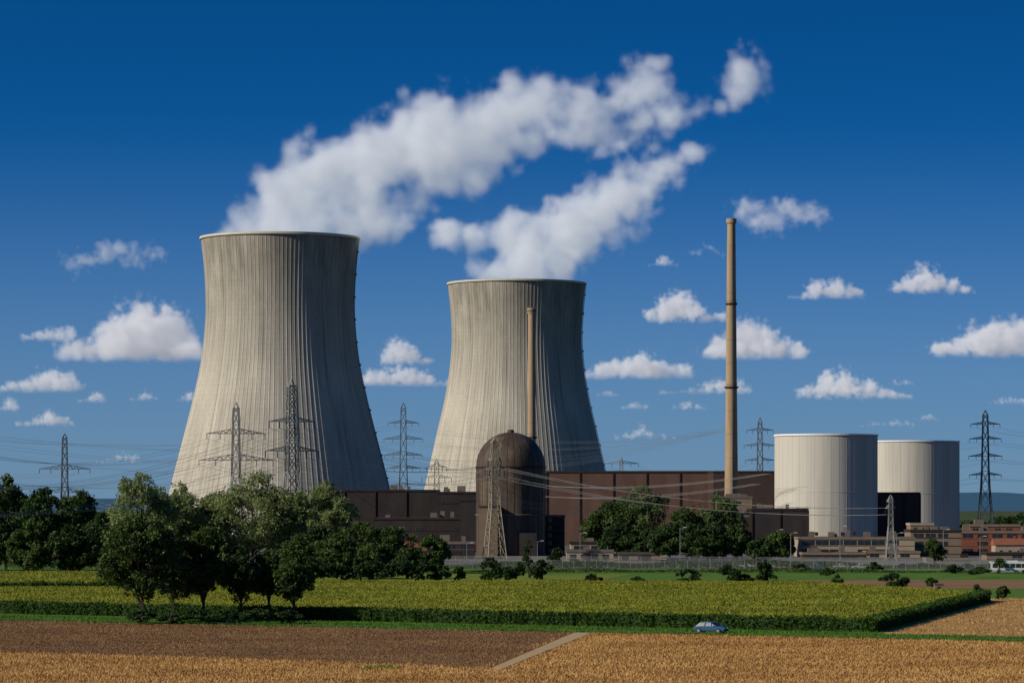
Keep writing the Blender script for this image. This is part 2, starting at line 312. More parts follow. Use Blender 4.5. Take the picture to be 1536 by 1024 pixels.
# ---------------------------------------------------------------- trees
def treemesh(name,H,W,n,leaf,mat,seed,tf=0.2,lobes=22,trunk=True,lr=(0.22,0.40),sub=5):
    r=np.random.default_rng(seed)
    cz=H*(1+tf)/2; rz_=H*(1-tf)/2; rx=W/2
    C=[];R=[]
    for i in range(lobes):
        while True:
            p=r.uniform(-1,1,3)
            if np.linalg.norm(p)<1: break
        nn=np.linalg.norm(p); p=p/nn*(nn**0.45)
        if i==0: p=np.array([0.05,0,1.0])
        q=r.uniform(*lr); p=p*(1-q*1.0)
        px_=p[0]*rx*(1.0-0.2*max(p[2],0))
        C.append((px_,p[1]*rx,cz+p[2]*rz_)); R.append((q*rx,q*rx,q*min(rz_,rx*1.1)))
    C=np.array(C);R=np.array(R)
    SC=[];SR=[]
    for c,q in zip(C,R):
        d=r.normal(0,1,(sub*3,3)); d/=np.linalg.norm(d,axis=1)[:,None]; d[:,2]=np.where(d[:,2]<-0.5,-d[:,2],d[:,2])
        SC.append(c+d*q*0.8); SR.append(np.repeat(q[None]*1.0,sub*3,0)*r.uniform(0.22,0.45,(sub*3,1)))
    SC=np.concatenate(SC);SR=np.concatenate(SR)
    wts=SR[:,0]**2; idx=r.choice(len(SC),n,p=wts/wts.sum())
    d=r.normal(0,1,(n,3)); d/=np.linalg.norm(d,axis=1)[:,None]
    u=r.uniform(0,1,n)**0.35*r.uniform(0.9,1.2,n)
    P=SC[idx]+d*SR[idx]*u[:,None]
    P[:,2]=np.maximum(P[:,2],0.15)
    V=leafcloud(P,leaf,r,d)
    k4=len(V)//4
    midx=[0]*k4
    allV=[V]
    if trunk:
        B=Bld('x'); tr=max(0.12,H*0.018)
        B.beam('t','bark',(0,0,-0.2),(0.15,0,H*tf*1.1),tr*2.2,tr*1.5); B.beam('t','bark',(0.15,0,H*tf*1.1),(0,0.1,H*0.75),tr*1.5,tr*0.5)
        for c in C[:14]:
            z0=H*(tf*0.9+0.25*r.uniform(0,1)); z0=min(z0,c[2]*0.9); B.beam('t','bark',(0.1,0,z0),tuple(c),tr*0.8,tr*0.2)
        vs,fs,_=B.parts['t']; T=np.array([vs[i] for f in fs for i in f]); allV.append(T); midx+= [1]*len(fs)
    return fastmesh(name,np.concatenate(allV),None,4,[M[mat],M['bark']],midx)
def put(name,me,c,Y,rot=0,s=1.0): 
    o=link(name,me,None,(cx(c,Y),Y,0),rot); o.scale=(s,s,s); return o
sd=10
def tree(name,c,rt,rb,wpx,mat,n,leaf,tf=0.15,lobes=22,**k):
    global sd; sd+=1
    Y=gy(rb); Ht=(rb-rt)*Y/F*0.98; W=wpx*Y/F*1.08
    return put(name,treemesh(name,Ht,W,n,leaf,mat,sd,tf,lobes,**k),c,Y)
tree('roadside_tree',212,768,934,132,'leafm',24000,0.46,0.13,44)
tree('roadside_tree',304,788,932,100,'leafm',17000,0.44,0.18,34)
tree('roadside_tree',360,817,932,74,'leafd',9500,0.40,0.20,24)
tree('roadside_tree',402,820,931,66,'leafm',9000,0.40,0.20,24)
tree('roadside_tree',440,824,932,70,'leafm',9500,0.40,0.22,24)
tree('roadside_tree',258,810,930,80,'leafd',9000,0.42,0.18,24)
for c,rt,wd in((215,914,50),(260,918,60),(300,912,60),(340,913,70),(385,912,70),(430,914,50)):
    tree('shrub',c,rt,936,wd,'leafd',2800,0.32,0.0,14,trunk=False)
for c,rt,rb,wd,mt in((-60,706,856,120,'leafd'),(8,706,858,105,'leafm'),(62,724,860,100,'leafd'),(118,732,858,95,'leafm'),(-10,765,864,90,'leafd'),(50,778,866,90,'leafm'),(105,785,866,90,'leafd'),(150,765,864,70,'leafd'),(-120,725,856,120,'leafm')):
    tree('oak_tree',c,rt,rb,wd,mt,13000,0.75,0.03,28)
for c,rt,rb,wd in((212,704,848,118),(266,718,846,100),(378,704,846,175),(318,736,845,90),(488,718,843,100),(440,732,846,100)):
    tree('willow_tree',c,rt,rb,wd,'leafl',17000,0.72,0.03,36)
for c,rt,rb,wd in((480,785,862,90),(540,780,858,95),(590,786,858,85),(648,800,860,55),(505,800,868,80),(450,800,865,80),(560,812,868,80),(610,820,868,70)):
    tree('ash_tree',c,rt,rb,wd,'leafd' if rt%2 else 'leafm',10000,0.62,0.02,26)
for i,c in enumerate(range(465,680,24)):
    tree('hedge_shrub',c,834+(i%3)*5,874,42,'leafd',2800,0.5,0.0,12,trunk=False)
for c,rt,rb,wd,mt in((958,726,838,125,'leafl2'),(912,750,838,85,'leafm'),(1076,738,836,90,'leafl2'),(1030,758,840,95,'leafm'),(1005,782,842,75,'leafd'),(1105,785,842,50,'leafm'),(1060,786,843,80,'leafd'),(1170,794,842,50,'leafm'),(930,782,840,70,'leafd'),(1140,806,846,50,'leafd'),(975,790,841,70,'leafd')):
    tree('maple_tree',c,rt,rb,wd,mt,14000,0.75,0.03,30)
tree('young_tree',1400,806,852,42,'leafm',3500,0.5,0.12,16)
tree('young_tree',793,806,862,22,'leafd',1500,0.4,0.1,10)
tree('young_tree',1498,836,860,26,'leafm',1500,0.4,0.1,10)
for c,rt,rb,wd in((690,848,874,24),(735,834,876,46),(762,848,874,30),(812,838,876,44),(835,820,850,30),(888,860,879,32),(955,864,880,30),(1032,852,882,42),(1090,846,884,48),(1146,840,884,42),(1118,860,884,40),(1256,860,887,20),(1340,858,887,54),(1465,876,902,22),(1505,878,901,24),(1200,845,858,30),(1310,842,858,30),(1430,846,860,30),(860,838,852,40),(780,842,868,26),(1240,850,866,24),(1470,850,866,40),(1395,866,880,24)):
    tree('bush',c,rt,rb,wd,'leafd' if wd>24 else 'leafm',2800,0.42,0.0,12,trunk=False)
def belt(name,x0,x1,y,h,n,leaf,mat,seed,slope=0,dep=15):
    r=np.random.default_rng(seed); x=r.uniform(x0,x1,n)
    top=h*(0.65+0.25*np.sin(x*0.031)+0.18*np.sin(x*0.093+1)+0.12*np.sin(x*0.27+2))
    P=np.stack([x,y+slope*x+r.uniform(-dep,dep,n),np.maximum(0.3,top*r.uniform(0,1,n)**0.5)],1)
    d=r.normal(0,1,(n,3)); d[:,2]=np.abs(d[:,2])
    link(name,fastmesh(name,leafcloud(P,leaf,r,d),None,4,[M[mat]]))
belt('distant_tree_line',-900,900,2700,13,26000,3.0,'leafd',1)
belt('distant_tree_line',-260,-60,1250,12,12000,1.5,'leafd',2)
belt('boundary_hedge',-140,200,922,2.2,26000,0.55,'leafd',5,0,5)
belt('boundary_hedge',-60,170,862,1.1,14000,0.45,'leafm',6,0,3)

def hills(name,x0,x1,y,zf,mat):
    n=160; V=[];Fc=[]
    for i in range(n):
        x=x0+(x1-x0)*i/(n-1); V+= [(x,y,-5),(x,y,zf(x)),(x,y+3000,zf(x)*1.05)]
    for i in range(n-1): a=i*3; Fc+=[(a,a+3,a+4,a+1),(a+1,a+4,a+5,a+2)]
    me=bpy.data.meshes.new(name); me.from_pydata(V,[],Fc); me.materials.append(M[mat]); link(name,me)
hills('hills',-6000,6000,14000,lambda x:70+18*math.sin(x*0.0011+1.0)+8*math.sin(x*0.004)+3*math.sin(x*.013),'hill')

# ---------------------------------------------------------------- cooling towers
def interp(prof,z):
    P=sorted(prof,key=lambda a:a[1]); zs=[p[1] for p in P]; rs=[p[0] for p in P]
    if z<=zs[0]: return rs[0]
    if z>=zs[-1]: return rs[-1]
    for i in range(len(zs)-1):
        if zs[i]<=z<=zs[i+1]:
            h=zs[i+1]-zs[i]; tt=(z-zs[i])/h
            m0=(rs[i+1]-rs[max(i-1,0)])/(zs[i+1]-zs[max(i-1,0)]); j=min(i+2,len(zs)-1); m1=(rs[j]-rs[i])/(zs[j]-zs[i])
            return (2*tt**3-3*tt**2+1)*rs[i]+(tt**3-2*tt**2+tt)*h*m0+(-2*tt**3+3*tt**2)*rs[i+1]+(tt**3-tt**2)*h*m1
def cooling(c,Y,prof,ztop):
    B=Bld('cooling_tower',(cx(c,Y),Y,0))
    seg=720; zs=np.linspace(9,ztop,60); vs=[];fs=[]
    for z in zs:
        r=interp(prof,z)
        for i in range(seg):
            a=2*math.pi*i/seg; rr=r+(0.15 if i%6==0 else 0); vs.append((rr*math.cos(a),rr*math.sin(a),z))
    for j in range(len(zs)-1):
        for i in range(seg):
            a=j*seg+i;b_=j*seg+(i+1)%seg; fs.append((a,b_,b_+seg,a+seg))
    B.raw('shell','tower',vs,fs)
    rt=interp(prof,ztop)
    B.lathe('inner_shell','darkin',[(rt-1.2,ztop),(interp(prof,ztop-25)-1.2,ztop-25),(interp(prof,ztop-60)-1.2,ztop-60),(interp(prof,20)-1.2,20)],120)
    B.lathe('rim','rim',[(rt+0.3,ztop-1.4),(rt+0.8,ztop-1.1),(rt+0.8,ztop),(rt-1.3,ztop+0.02)],180)
    rb=interp(prof,9)
    B.lathe('ring_beam','darkin',[(rb-1,8.6),(rb+0.5,8.7),(rb+0.5,9.6)],120)
    n=44
    for i in range(n):
        a=2*math.pi*i/n; a2=a+math.pi/n; a3=a-math.pi/n
        for q in(a2,a3): B.beam('support_columns','rim',((rb+3)*math.cos(a),(rb+3)*math.sin(a),0),(rb*math.cos(q),rb*math.sin(q),9),1.1)
    B.lathe('basin','darkin',[(rb+6,0),(rb+6,1.6),(rb+5,1.6),(rb+5,0.3)],120)
    a=math.radians(-4)
    pz=None
    for z in np.arange(10,ztop,1.6):
        r=interp(prof,z)+0.6; p=(r*math.cos(a),r*math.sin(a),z)
        if pz: B.beam('ladder','steeld',pz,p,0.3)
        B.beam('ladder','steeld',(p[0]-0.6,p[1],z),(p[0]+0.4,p[1],z),0.3); pz=p
    for z in np.arange(20,ztop,12):
        r=interp(prof,z); B.box('ladder','steeld',(r+0.2)*math.cos(a),(r+1.3)*math.cos(a),r*math.sin(a)-.8,r*math.sin(a)+.8,z,z+0.8)
    return B.done()
s1=1773/F
cooling(420,1773,[(118*s1,160),(113.5*s1,145),(111*s1,130.5),(111.3*s1,116),(117.5*s1,95),(130*s1,73.8),(145*s1,52.5),(160*s1,32),(180*s1,3)],160)
s2=2133/F
cooling(775,2133,[(103*s2,160),(99*s2,143),(97*s2,124),(100.5*s2,105),(108*s2,85.3),(119.5*s2,64),(133*s2,38.3),(152*s2,3)],160)

# ---------------------------------------------------------------- stacks
def stack(name,c,Y,ztop,rb,rt,plats,mat):
    B=Bld(name,(cx(c,Y),Y,0))
    B.lathe('shaft',mat,[(rb,0),(rb+(rt-rb)*0.55,ztop*0.5),(rt,ztop-1.5),(rt,ztop-1.4)],40)
    B.lathe('crown',mat,[(rt*1.05,ztop-2.2),(rt*1.25,ztop-1.8),(rt*1.25,ztop),(rt*0.85,ztop),(rt*0.8,ztop-6)],40)
    for z in plats:
        r=rb+(rt-rb)*z/ztop
        B.lathe('platform','roof',[(r*0.98,z-0.9),(r*1.3,z-0.2),(r*1.3,z+0.15),(r*0.98,z+0.15)],32)
        B.lathe('railing','steeld',[(r*1.28,z+1.1),(r*1.31,z+1.1),(r*1.31,z+1.2),(r*1.28,z+1.2),(r*1.28,z+1.1)],32)
    B.beam('ladder','steeld',(0.3,-rb-0.15,0),(0.3,-rt-0.15,ztop),0.22)
    for z in np.arange(8,ztop,10): 
        r=rb+(rt-rb)*z/ztop; B.lathe('bands',mat,[(r*1.0,z-0.15),(r*1.03,z-0.1),(r*1.03,z+0.1),(r*1.0,z+0.15)],32)
    B.done()
stack('exhaust_stack',1097,1417,139.4,3.1,1.75,[rz(455,1417),rz(580,1417)],'stack')
stack('vent_chimney',797.5,1230,90.3,1.75,1.3,[rz(466,1230),rz(655,1230)],'stack')

# ---------------------------------------------------------------- reactor dome
Yd=1167; B=Bld('reactor_building',(cx(766,Yd),Yd,0)); R=12.1; sp=31.0
prof=[(R,0),(R,10),(R,20),(R,sp)]+[(R*math.cos(a),sp+R*math.sin(a)) for a in np.linspace(0.08,math.pi/2-0.02,18)]
B.lathe('shell','dome',prof,96)
for i in range(30):
    a=2*math.pi*i/30; u=(math.cos(a),math.sin(a)); B.beam('seams','brownd',(R*u[0],R*u[1],0),(R*u[0],R*u[1],sp),0.14)
    for k in range(8):
        a0=k*math.pi/2/9; a1=(k+1)*math.pi/2/9
        B.beam('seams','brownd',(R*math.cos(a0)*u[0],R*math.cos(a0)*u[1],sp+R*math.sin(a0)),(R*math.cos(a1)*u[0],R*math.cos(a1)*u[1],sp+R*math.sin(a1)),0.12)
B.lathe('gallery','brownd',[(R,sp-0.5),(R+0.4,sp-0.3),(R+0.4,sp+0.1),(R,sp+0.1)],96)
B.lathe('gallery_low','trim',[(R,14),(R+0.4,14.1),(R+0.4,14.4),(R,14.5)],96)
B.lathe('vent_cap','dome',[(1.2,sp+R-0.5),(1.2,sp+R+0.8),(0.2,sp+R+1.0)],20)
B.box('access_block','tan',-11,-4.5,-15.5,-9,0,17); B.box('access_roof','roof',-11.3,-4.2,-15.8,-8.7,17,17.6)
B.box('airlock','black',3,9,-14.5,-9.5,0,8)
B.done()

# ---------------------------------------------------------------- generic buildings
def building(name,c0,c1,rt,Y,depth,mat,win=None,pil=None,roofmat='roof',parapet=0.8,rot=0,equip=0,door=True,seed=0,frame='trim'):
    x0=cx(c0,Y);x1=cx(c1,Y);z=rz(rt,Y);W=x1-x0; r=random.Random(seed+int(c0))
    B=Bld(name,(x0,Y,0),rot)
    B.box('walls',mat,0,W,0,depth,0,z-parapet)
    B.box('parapet',frame,-0.25,W+0.25,-0.25,depth+0.25,z-parapet,z)
    B.box('roof',roofmat,0.4,W-0.4,0.4,depth-0.4,z,z+0.05)
    if pil:
        n=max(2,int(W/pil))
        for i in range(n+1):
            x=W*i/n; B.box('pilasters','brownd',x-0.2,x+0.2,-0.4,-0.0,0,z-parapet-0.01)
        nd=max(2,int(depth/pil))
        for i in range(nd+1):
            y=depth*i/nd; B.box('pilasters','brownd',-0.4,-0.0,y-0.2,y+0.2,0,z-parapet-0.01); B.box('pilasters','brownd',W,W+0.4,y-0.2,y+0.2,0,z-parapet-0.01)
    if win:
        fl,ww,gap,hh=win
        fh=(z-parapet)/fl
        for f in range(fl):
            zb=f*fh+fh*0.35; x=1.0
            while x+ww<W-0.8:
                if r.random()<0.9:
                    B.box('windows','glass',x,x+ww,-0.05,0.1,zb,zb+hh)
                    B.box('window_frames','trim',x+ww/2-0.05,x+ww/2+0.05,-0.09,-0.052,zb,zb+hh)
                x+=ww+gap
            B.box('sills',frame,0,W,-0.12,0,zb-0.3,zb-0.12)
    for i in range(equip):
        ex=r.uniform(1,max(1.5,W-4)); ew=r.uniform(1.2,3.5); ey=r.uniform(1,depth*0.6); eh=r.uniform(0.8,2.4)
        B.box('roof_units','trim',ex,ex+ew,ey,ey+ew*0.8,z+0.05,z+0.05+eh)
    if door:
        dx=W*r.uniform(0.2,0.7); B.box('doors','brownd',dx,dx+2.4,-0.07,0.05,0,2.6)
    return B.done()
building('turbine_hall',820,1070,706,1480,60,'brown',pil=12.5,parapet=0.9,frame='brownd')
building('switchgear_hall',1070,1163,706,1440,50,'brown2',parapet=0.7,frame='brownd')
building('control_building',1078,1128,744,1390,20,'tan',equip=3,win=(5,2,1.2,1.3))
building('machine_hall',470,656,734,1330,45,'black',pil=11,frame='brownd',equip=4)
building('workshop_hall',656,716,737,1290,30,'black',frame='brownd',equip=3,win=(4,1.5,4,1.0))
building('low_annex',560,700,776,1240,20,'black',frame='brownd',equip=5,win=(2,2.5,5,1.0))
building('connecting_tower',690,722,748,1235,14,'black',frame='brownd')
building('stair_tower',818,847,772,1180,10,'black',win=(5,1.4,3,1.4),frame='trim')
building('auxiliary_building',1128,1212,762,1240,24,'black',pil=7,frame='brownd',equip=4)
building('pump_house',1098,1130,772,1250,16,'brown2',frame='trim',equip=1)
building('fuel_building',1310,1380,738,1335,26,'brown2',pil=6,frame='brownd')
building('canteen_building',856,1000,812,1080,16,'beige',win=(2,5,0.6,1.1),frame='brownd',equip=5)
building('canteen_upper_storey',872,958,797,1092,12,'brown2',win=(3,5,1.5,1.0),frame='trim',equip=2)
building('gate_house',850,920,824,1040,10,'beige',win=(1,2.0,1.4,1.2),frame='trim',equip=1)
building('storage_shed',928,990,828,1035,9,'tan',win=(1,2.0,3,1.0),frame='roof')
building('office_building',1198,1372,805,1130,18,'beige',win=(2,4.4,0.35,1.6),frame='tan',equip=7)
building('administration_building',1366,1442,794,1150,18,'tan',win=(3,3.4,0.8,1.3),frame='brownd',equip=4)
building('lift_tower',1366,1400,784,1160,12,'tan',frame='beige',win=(4,1.2,2,1.0))
building('brick_building',1440,1590,796,1180,20,'brick',win=(3,3.6,1.6,1.3),frame='tan',equip=6)
building('brick_wing',1455,1530,786,1200,14,'brick',frame='tan',equip=2,win=(4,2,2,1))
building('visitor_hall',1480,1620,828,1060,12,'tan',win=(1,3,0.6,1.5),frame='brownd',equip=2)
building('warehouse',1300,1380,826,1090,12,'beige',win=(1,3,2,1.2),frame='tan',equip=2)
building('garage_block',1390,1470,836,1030,9,'beige',win=(1,2.4,1.0,1.2),frame='tan',equip=1)
building('service_building',1204,1300,828,1090,10,'brown2',win=(1,5,1,1.2),frame='tan',equip=3)
building('substation_building',650,712,812,1090,10,'black',win=(2,2,2,1.2),frame='trim',equip=2)
def house(name,c,Y,W,D,h,rh,roof='tile',rot=0.3):
    B=Bld(name,(cx(c,Y),Y,0),rot)
    B.box('walls','beige',-W/2,W/2,-D/2,D/2,0,h)
    B.raw('roof',roof,[(-W/2-.4,-D/2-.4,h),(W/2+.4,-D/2-.4,h),(W/2+.4,D/2+.4,h),(-W/2-.4,D/2+.4,h),(-W/2-.4,0,h+rh),(W/2+.4,0,h+rh)],[(0,1,5,4),(2,3,4,5),(0,4,3),(1,2,5),(3,2,1,0)])
    for x in(-W*.3,0,W*.3): B.box('windows','glass',x-.5,x+.5,-D/2-.04,-D/2+.1,1.2,2.4)
    B.box('chimney','brick',W*.2,W*.2+.6,-.3,.3,h+rh-.6,h+rh+.8)
    B.done()
house('red_roofed_house',622,955,5,5,4.5,2.6)
house('red_roofed_house',1512,1130,10,7,4.2,2.2,rot=0.05)

# ---------------------------------------------------------------- containment cylinders
def tank(c,Y,r,z):
    B=Bld('containment_building',(cx(c,Y),Y,0))
    B.lathe('wall','tank',[(r,0),(r,z*0.33),(r,z*0.66),(r,z-0.9)],160)
    B.lathe('rim','tankrim',[(r,z-0.7),(r+0.3,z-0.65),(r+0.3,z),(r-0.6,z),(r-0.6,z-0.6)],160)
    B.lathe('roof','trim',[(r-0.6,z-0.6),(r*0.5,z-0.2),(0.1,z)],96)
    for i in range(40):
        a=2*math.pi*i/40; B.beam('panel_joints','tank',(r*math.cos(a),r*math.sin(a),0),(r*math.cos(a),r*math.sin(a),z-1),0.08)
    for zz in (z*0.5,): B.lathe('band','tank',[(r,zz-.1),(r+.07,zz-.08),(r+.07,zz+.08),(r,zz+.1)],128)
    for i in range(4):
        a=-1.1-i*0.25; B.box('vents','brownd',r*math.cos(a)-.6,r*math.cos(a)+.6,r*math.sin(a)-.25,r*math.sin(a)+.3,6,7.2)
    B.done()
tank(1239,1320,77*1320/F,rz(650,1300)); tank(1365,1440,73.5*1440/F,rz(660,1420))

# ---------------------------------------------------------------- pylons
def pylon(c,Y,rt,arms,wb,wt,mat='steel',w=0.22,name='electricity_pylon',panels=9,yaw=0.0):
    ztop=rz(rt,Y); B=Bld(name,(cx(c,Y),Y,0),yaw); k=Y/F
    zs=[ztop*(1-(1-i/panels)**1.25) for i in range(panels+1)]; zs[-1]=ztop*0.96
    def hw(z):
        t=z/ztop
        return (wb+(wt*1.6-wb)*(t/0.45) if t<0.45 else wt*1.6+(wt-wt*1.6)*((t-0.45)/0.55))/2
    cs=[(-1,-1),(1,-1),(1,1),(-1,1)]
    for i in range(panels):
        a,b=zs[i],zs[i+1]; ha,hb=hw(a),hw(b)
        for j in range(4):
            p=cs[j]; q=cs[(j+1)%4]
            B.beam('legs',mat,(p[0]*ha,p[1]*ha,a),(p[0]*hb,p[1]*hb,b),w*1.25)
            B.beam('bracing',mat,(p[0]*ha,p[1]*ha,a),(q[0]*hb,q[1]*hb,b),w*0.7); B.beam('bracing',mat,(q[0]*ha,q[1]*ha,a),(p[0]*hb,p[1]*hb,b),w*0.7)
            B.beam('bracing',mat,(p[0]*hb,p[1]*hb,b),(q[0]*hb,q[1]*hb,b),w*0.7)
    h=hw(zs[-1])
    for p in cs: B.beam('peak',mat,(p[0]*h,p[1]*h,zs[-1]),(0,0,ztop),w)
    tips=[]
    for r_,half in arms:
        z=rz(r_,Y); L=half*k; hh=hw(z); up=max(1.2,L*0.16)
        for s in(-1,1):
            tip=(s*L,0,z)
            for y in(-hh,hh):
                B.beam('crossarms',mat,(s*hh,y,z),tip,w*0.9); B.beam('crossarms',mat,(s*hh,y,z+up),tip,w*0.8)
                n=4
                for i in range(n):
                    t0=i/n;t1=(i+.5)/n
                    f=lambda t,u:(s*(hh+(L-hh)*t),y*(1-t),z+(up*(1-t) if u else 0))
                    B.beam('crossarms',mat,f(t0,0),f(min(1,t1),1),w*0.6); B.beam('crossarms',mat,f(t1,1),f((i+1)/n,0),w*0.6)
            for fr in(1.0,0.55):
                B.beam('insulators','brownd',(s*L*fr,0,z),(s*L*fr,0,z-2.0),0.22)
                X=cx(c,Y); tips.append((X+s*L*fr*math.cos(yaw),Y+s*L*fr*math.sin(yaw),z-2.0))
    B.done(); return tips
pA=pylon(97,1500,650,[(703,38),(738,36)],7,1.8,'steeld',0.3)
pB=pylon(354,1250,603,[(650,44),(690,56)],8,2.0,'steel',0.26,yaw=0.25)
pC=pylon(438,1000,567,[(632,36),(676,42)],9.5,2.2,'steel',0.27,panels=12,yaw=0.4)
pD=pylon(605,2000,604,[(634,23),(658,29),(682,28),(702,25)],9,2.6,'steeld',0.36)
pE=pylon(655,1450,688,[(700,15),(716,22)],5,1.6,'steel',0.22)
pF=pylon(742,1090,655,[(690,10),(704,15)],6.4,1.8,'steelw',0.2,panels=11,yaw=0.3)
pG=pylon(932,1900,686,[(695,26)],6,1.6,'steel',0.3)
pH=pylon(1140,2000,626,[(645,20),(668,24),(690,22)],8,2.2,'steeld',0.34)
pI=pylon(1478,1900,615,[(636,22),(658,24),(684,25),(712,24)],9,2.6,'steeld',0.36)
pJ=pylon(1336,1060,742,[(752,6),(762,8)],3.2,1.0,'steel',0.16,name='lattice_mast')
cu=bpy.data.curves.new('power_lines','CURVE'); cu.dimensions='3D'; cu.bevel_depth=0.035; cu.bevel_resolution=1; cu.materials.append(M['wire'])
def wire(a,b,sag):
    n=22; s=cu.splines.new('POLY'); s.points.add(n)
    for i in range(n+1):
        t=i/n; s.points[i].co=(a[0]+(b[0]-a[0])*t,a[1]+(b[1]-a[1])*t,a[2]+(b[2]-a[2])*t-sag*4*t*(1-t),1)
def span(A,Bp,sag):
    A=sorted(A,key=lambda p:(round(p[2]),p[0])); Bp=sorted(Bp,key=lambda p:(round(p[2]),p[0]))
    for i,a in enumerate(A): wire(a,Bp[i%len(Bp)],sag*(1+0.03*(i%4)))
span(pC,pF,5); span(pA,pB,11)
offL=[(cx(-160,760)+i*2.0,760,15+(i//4)*6) for i in range(8)]; span(pC,offL,5)
offR=[(cx(1180,1150)+(i%4)*2.5,1150,14+(i//4)*7+(i%4)*1.0) for i in range(8)]; span(pC,offR,7)
span(pB,[(cx(-120,1150)+2*i,1150,30+(i//4)*7) for i in range(8)],7)
span(pB,pE,4); span(pE,pF,3); span(pE,[(cx(1130,1300)+i,1300,26+(i//4)*4) for i in range(8)],6)
span(pF,pJ,4)
span(pD,[(cx(1140,2000)-30+4*i,2000,62+3*(i//3)) for i in range(12)][:6],8)
span(pD,[(cx(-300,1950),1950,70+3*(i//3)) for i in range(12)],14)
span(pA,[(cx(-500,1500)+3*i,1500,40+(i//4)*8) for i in range(8)],8)
span(pH,pI,9); span(pI,[(cx(2100,1900),1900,60+3*(i//3)) for i in range(12)],12); span(pG,pH,7)
wo=bpy.data.objects.new('power_lines',cu); scene.collection.objects.link(wo)

# ---------------------------------------------------------------- fence, lamps
B=Bld('perimeter_fence')
def fence(xa,ya,xb,yb,h=2.6):
    L=math.hypot(xb-xa,yb-ya); n=int(L/3)
    for i in range(n+1):
        t=i/n; x=xa+(xb-xa)*t;y=ya+(yb-ya)*t; B.beam('posts','steel',(x,y,0),(x,y,h),0.16)
    for z in np.linspace(0.3,h,8): B.beam('wires','steel',(xa,ya,z),(xb,yb,z),0.06)
fence(cx(640,900),905,cx(1240,890),895); fence(cx(1240,890),895,cx(1700,870),875); fence(cx(640,1010),1010,cx(1650,960),960,2.2)
B.done()
for c,rt,Y in((1165,795,1060),(1186,800,1010),(1020,792,1020),(870,800,1010),(1260,790,1040),(1415,795,1030),(700,815,1010),(806,812,1040),(1345,800,1000),(1470,805,1000)):
    B=Bld('street_lamp',(cx(c,Y),Y,0)); z=rz(rt,Y)
    B.beam('pole','steel',(0,0,0),(0,0,z),0.24,0.14); B.beam('arm','steel',(0,0,z),(1.4,0,z+0.3),0.12); B.box('lamp_head','white',1.1,2.0,-.2,.2,z+0.2,z+0.38); B.done()

# ---------------------------------------------------------------- vehicles
def car(name,x,y,rot,paint,L=4.4):
    B=Bld(name,(x,y,0.08),rot); s=L/4.4; hw=0.88
    low=[(-2.2,0.35),(-2.15,0.75),(-1.95,0.86),(-1.2,0.93),(0.95,0.95),(1.75,0.84),(2.12,0.70),(2.2,0.38)]
    def extr(part,mat,pr,w0,w1=None):
        n=len(pr); w1=w1 or [w0]*n; vs=[(p[0]*s,-w*1,p[1]) for p,w in zip(pr,w1)]+[(p[0]*s,w*1,p[1]) for p,w in zip(pr,w1)]
        B.raw(part,mat,vs,[tuple(range(n)),tuple(range(2*n-1,n-1,-1))]+[(i,i+n,(i+1)%n+n,(i+1)%n) for i in range(n)])
    extr('body',paint,low,hw,[0.78,0.84,0.86,0.88,0.88,0.86,0.80,0.76])
    gl=[(-1.9,0.88),(-1.35,1.36),(-0.9,1.44),(0.1,1.44),(0.45,1.36),(1.15,0.92)]
    extr('windows','glass',gl,0.8,[0.80,0.66,0.64,0.64,0.66,0.80])
    rf=[(-1.40,1.36),(-1.30,1.43),(-0.9,1.49),(0.1,1.49),(0.40,1.42),(0.50,1.36)]
    extr('roof',paint,rf,0.68)
    for xx in(-0.55,0.42): B.beam('pillars',paint,(xx*s,-0.83,0.93),(xx*0.8*s,-0.67,1.4),0.09); B.beam('pillars',paint,(xx*s,0.83,0.93),(xx*0.8*s,0.67,1.4),0.09)
    for xx in(-1.38,1.40):
        for yy in(-0.9,0.72):
            for part,mat,r,a,b_ in (('tyres','tyre',0.36,0,0.18),('wheel_rims','wrim',0.2,-0.015,0.0)):
                n=20; vs=[];
                for k in(a,b_) : vs+=[(xx*s+r*math.cos(6.283*i/n),yy+k,0.33+r*math.sin(6.283*i/n)) for i in range(n)]
                if part=='wheel_rims' and yy>0: vs=[(v[0],v[1]+0.2,v[2]) for v in vs]
                B.raw(part,mat,vs,[tuple(range(n)),tuple(range(2*n-1,n-1,-1))]+[(i,(i+1)%n,(i+1)%n+n,i+n) for i in range(n)])
    B.box('headlights','white',2.08*s,2.16*s,-0.7,-0.4,0.58,0.72); B.box('headlights','white',2.08*s,2.16*s,0.4,0.7,0.58,0.72)
    B.box('tail_lights','brick',-2.2*s,-2.13*s,-0.75,-0.45,0.62,0.8); B.box('tail_lights','brick',-2.2*s,-2.13*s,0.45,0.75,0.62,0.8)
    B.box('bumper','tyre',-2.24*s,2.24*s,-0.72,0.72,0.26,0.42)
    B.box('mirrors',paint,0.75*s,0.9*s,-1.0,-0.86,0.92,1.05)
    e=B.done()
    for c in e.children:
        if c.name.split('.')[0] in('body','roof'):
            md=c.modifiers.new('bevel','BEVEL'); md.width=0.05; md.segments=3
    return e
ang=math.atan2(dl.y,dl.x)
sroad=min(np.arange(0,200,0.25),key=lambda s:abs((RP(s,1.6)[0]/RP(s,1.6)[1])-(1067-768)/F)); xr,yr=RP(sroad,1.6)
car('blue_car',xr,yr,ang,'carblue',4.6)
rr=random.Random(4)
for i,c in enumerate((1228,1262,1290,1352,1384,1452,1120,1150)):
    Y=915+rr.uniform(-6,10); car('parked_car',cx(c,Y),Y,rr.choice([0,math.pi]),rr.choice(['carsilver','white','glass','carblue']))
Y=850; B=Bld('white_bus',(cx(1486,Y),Y,0.08))
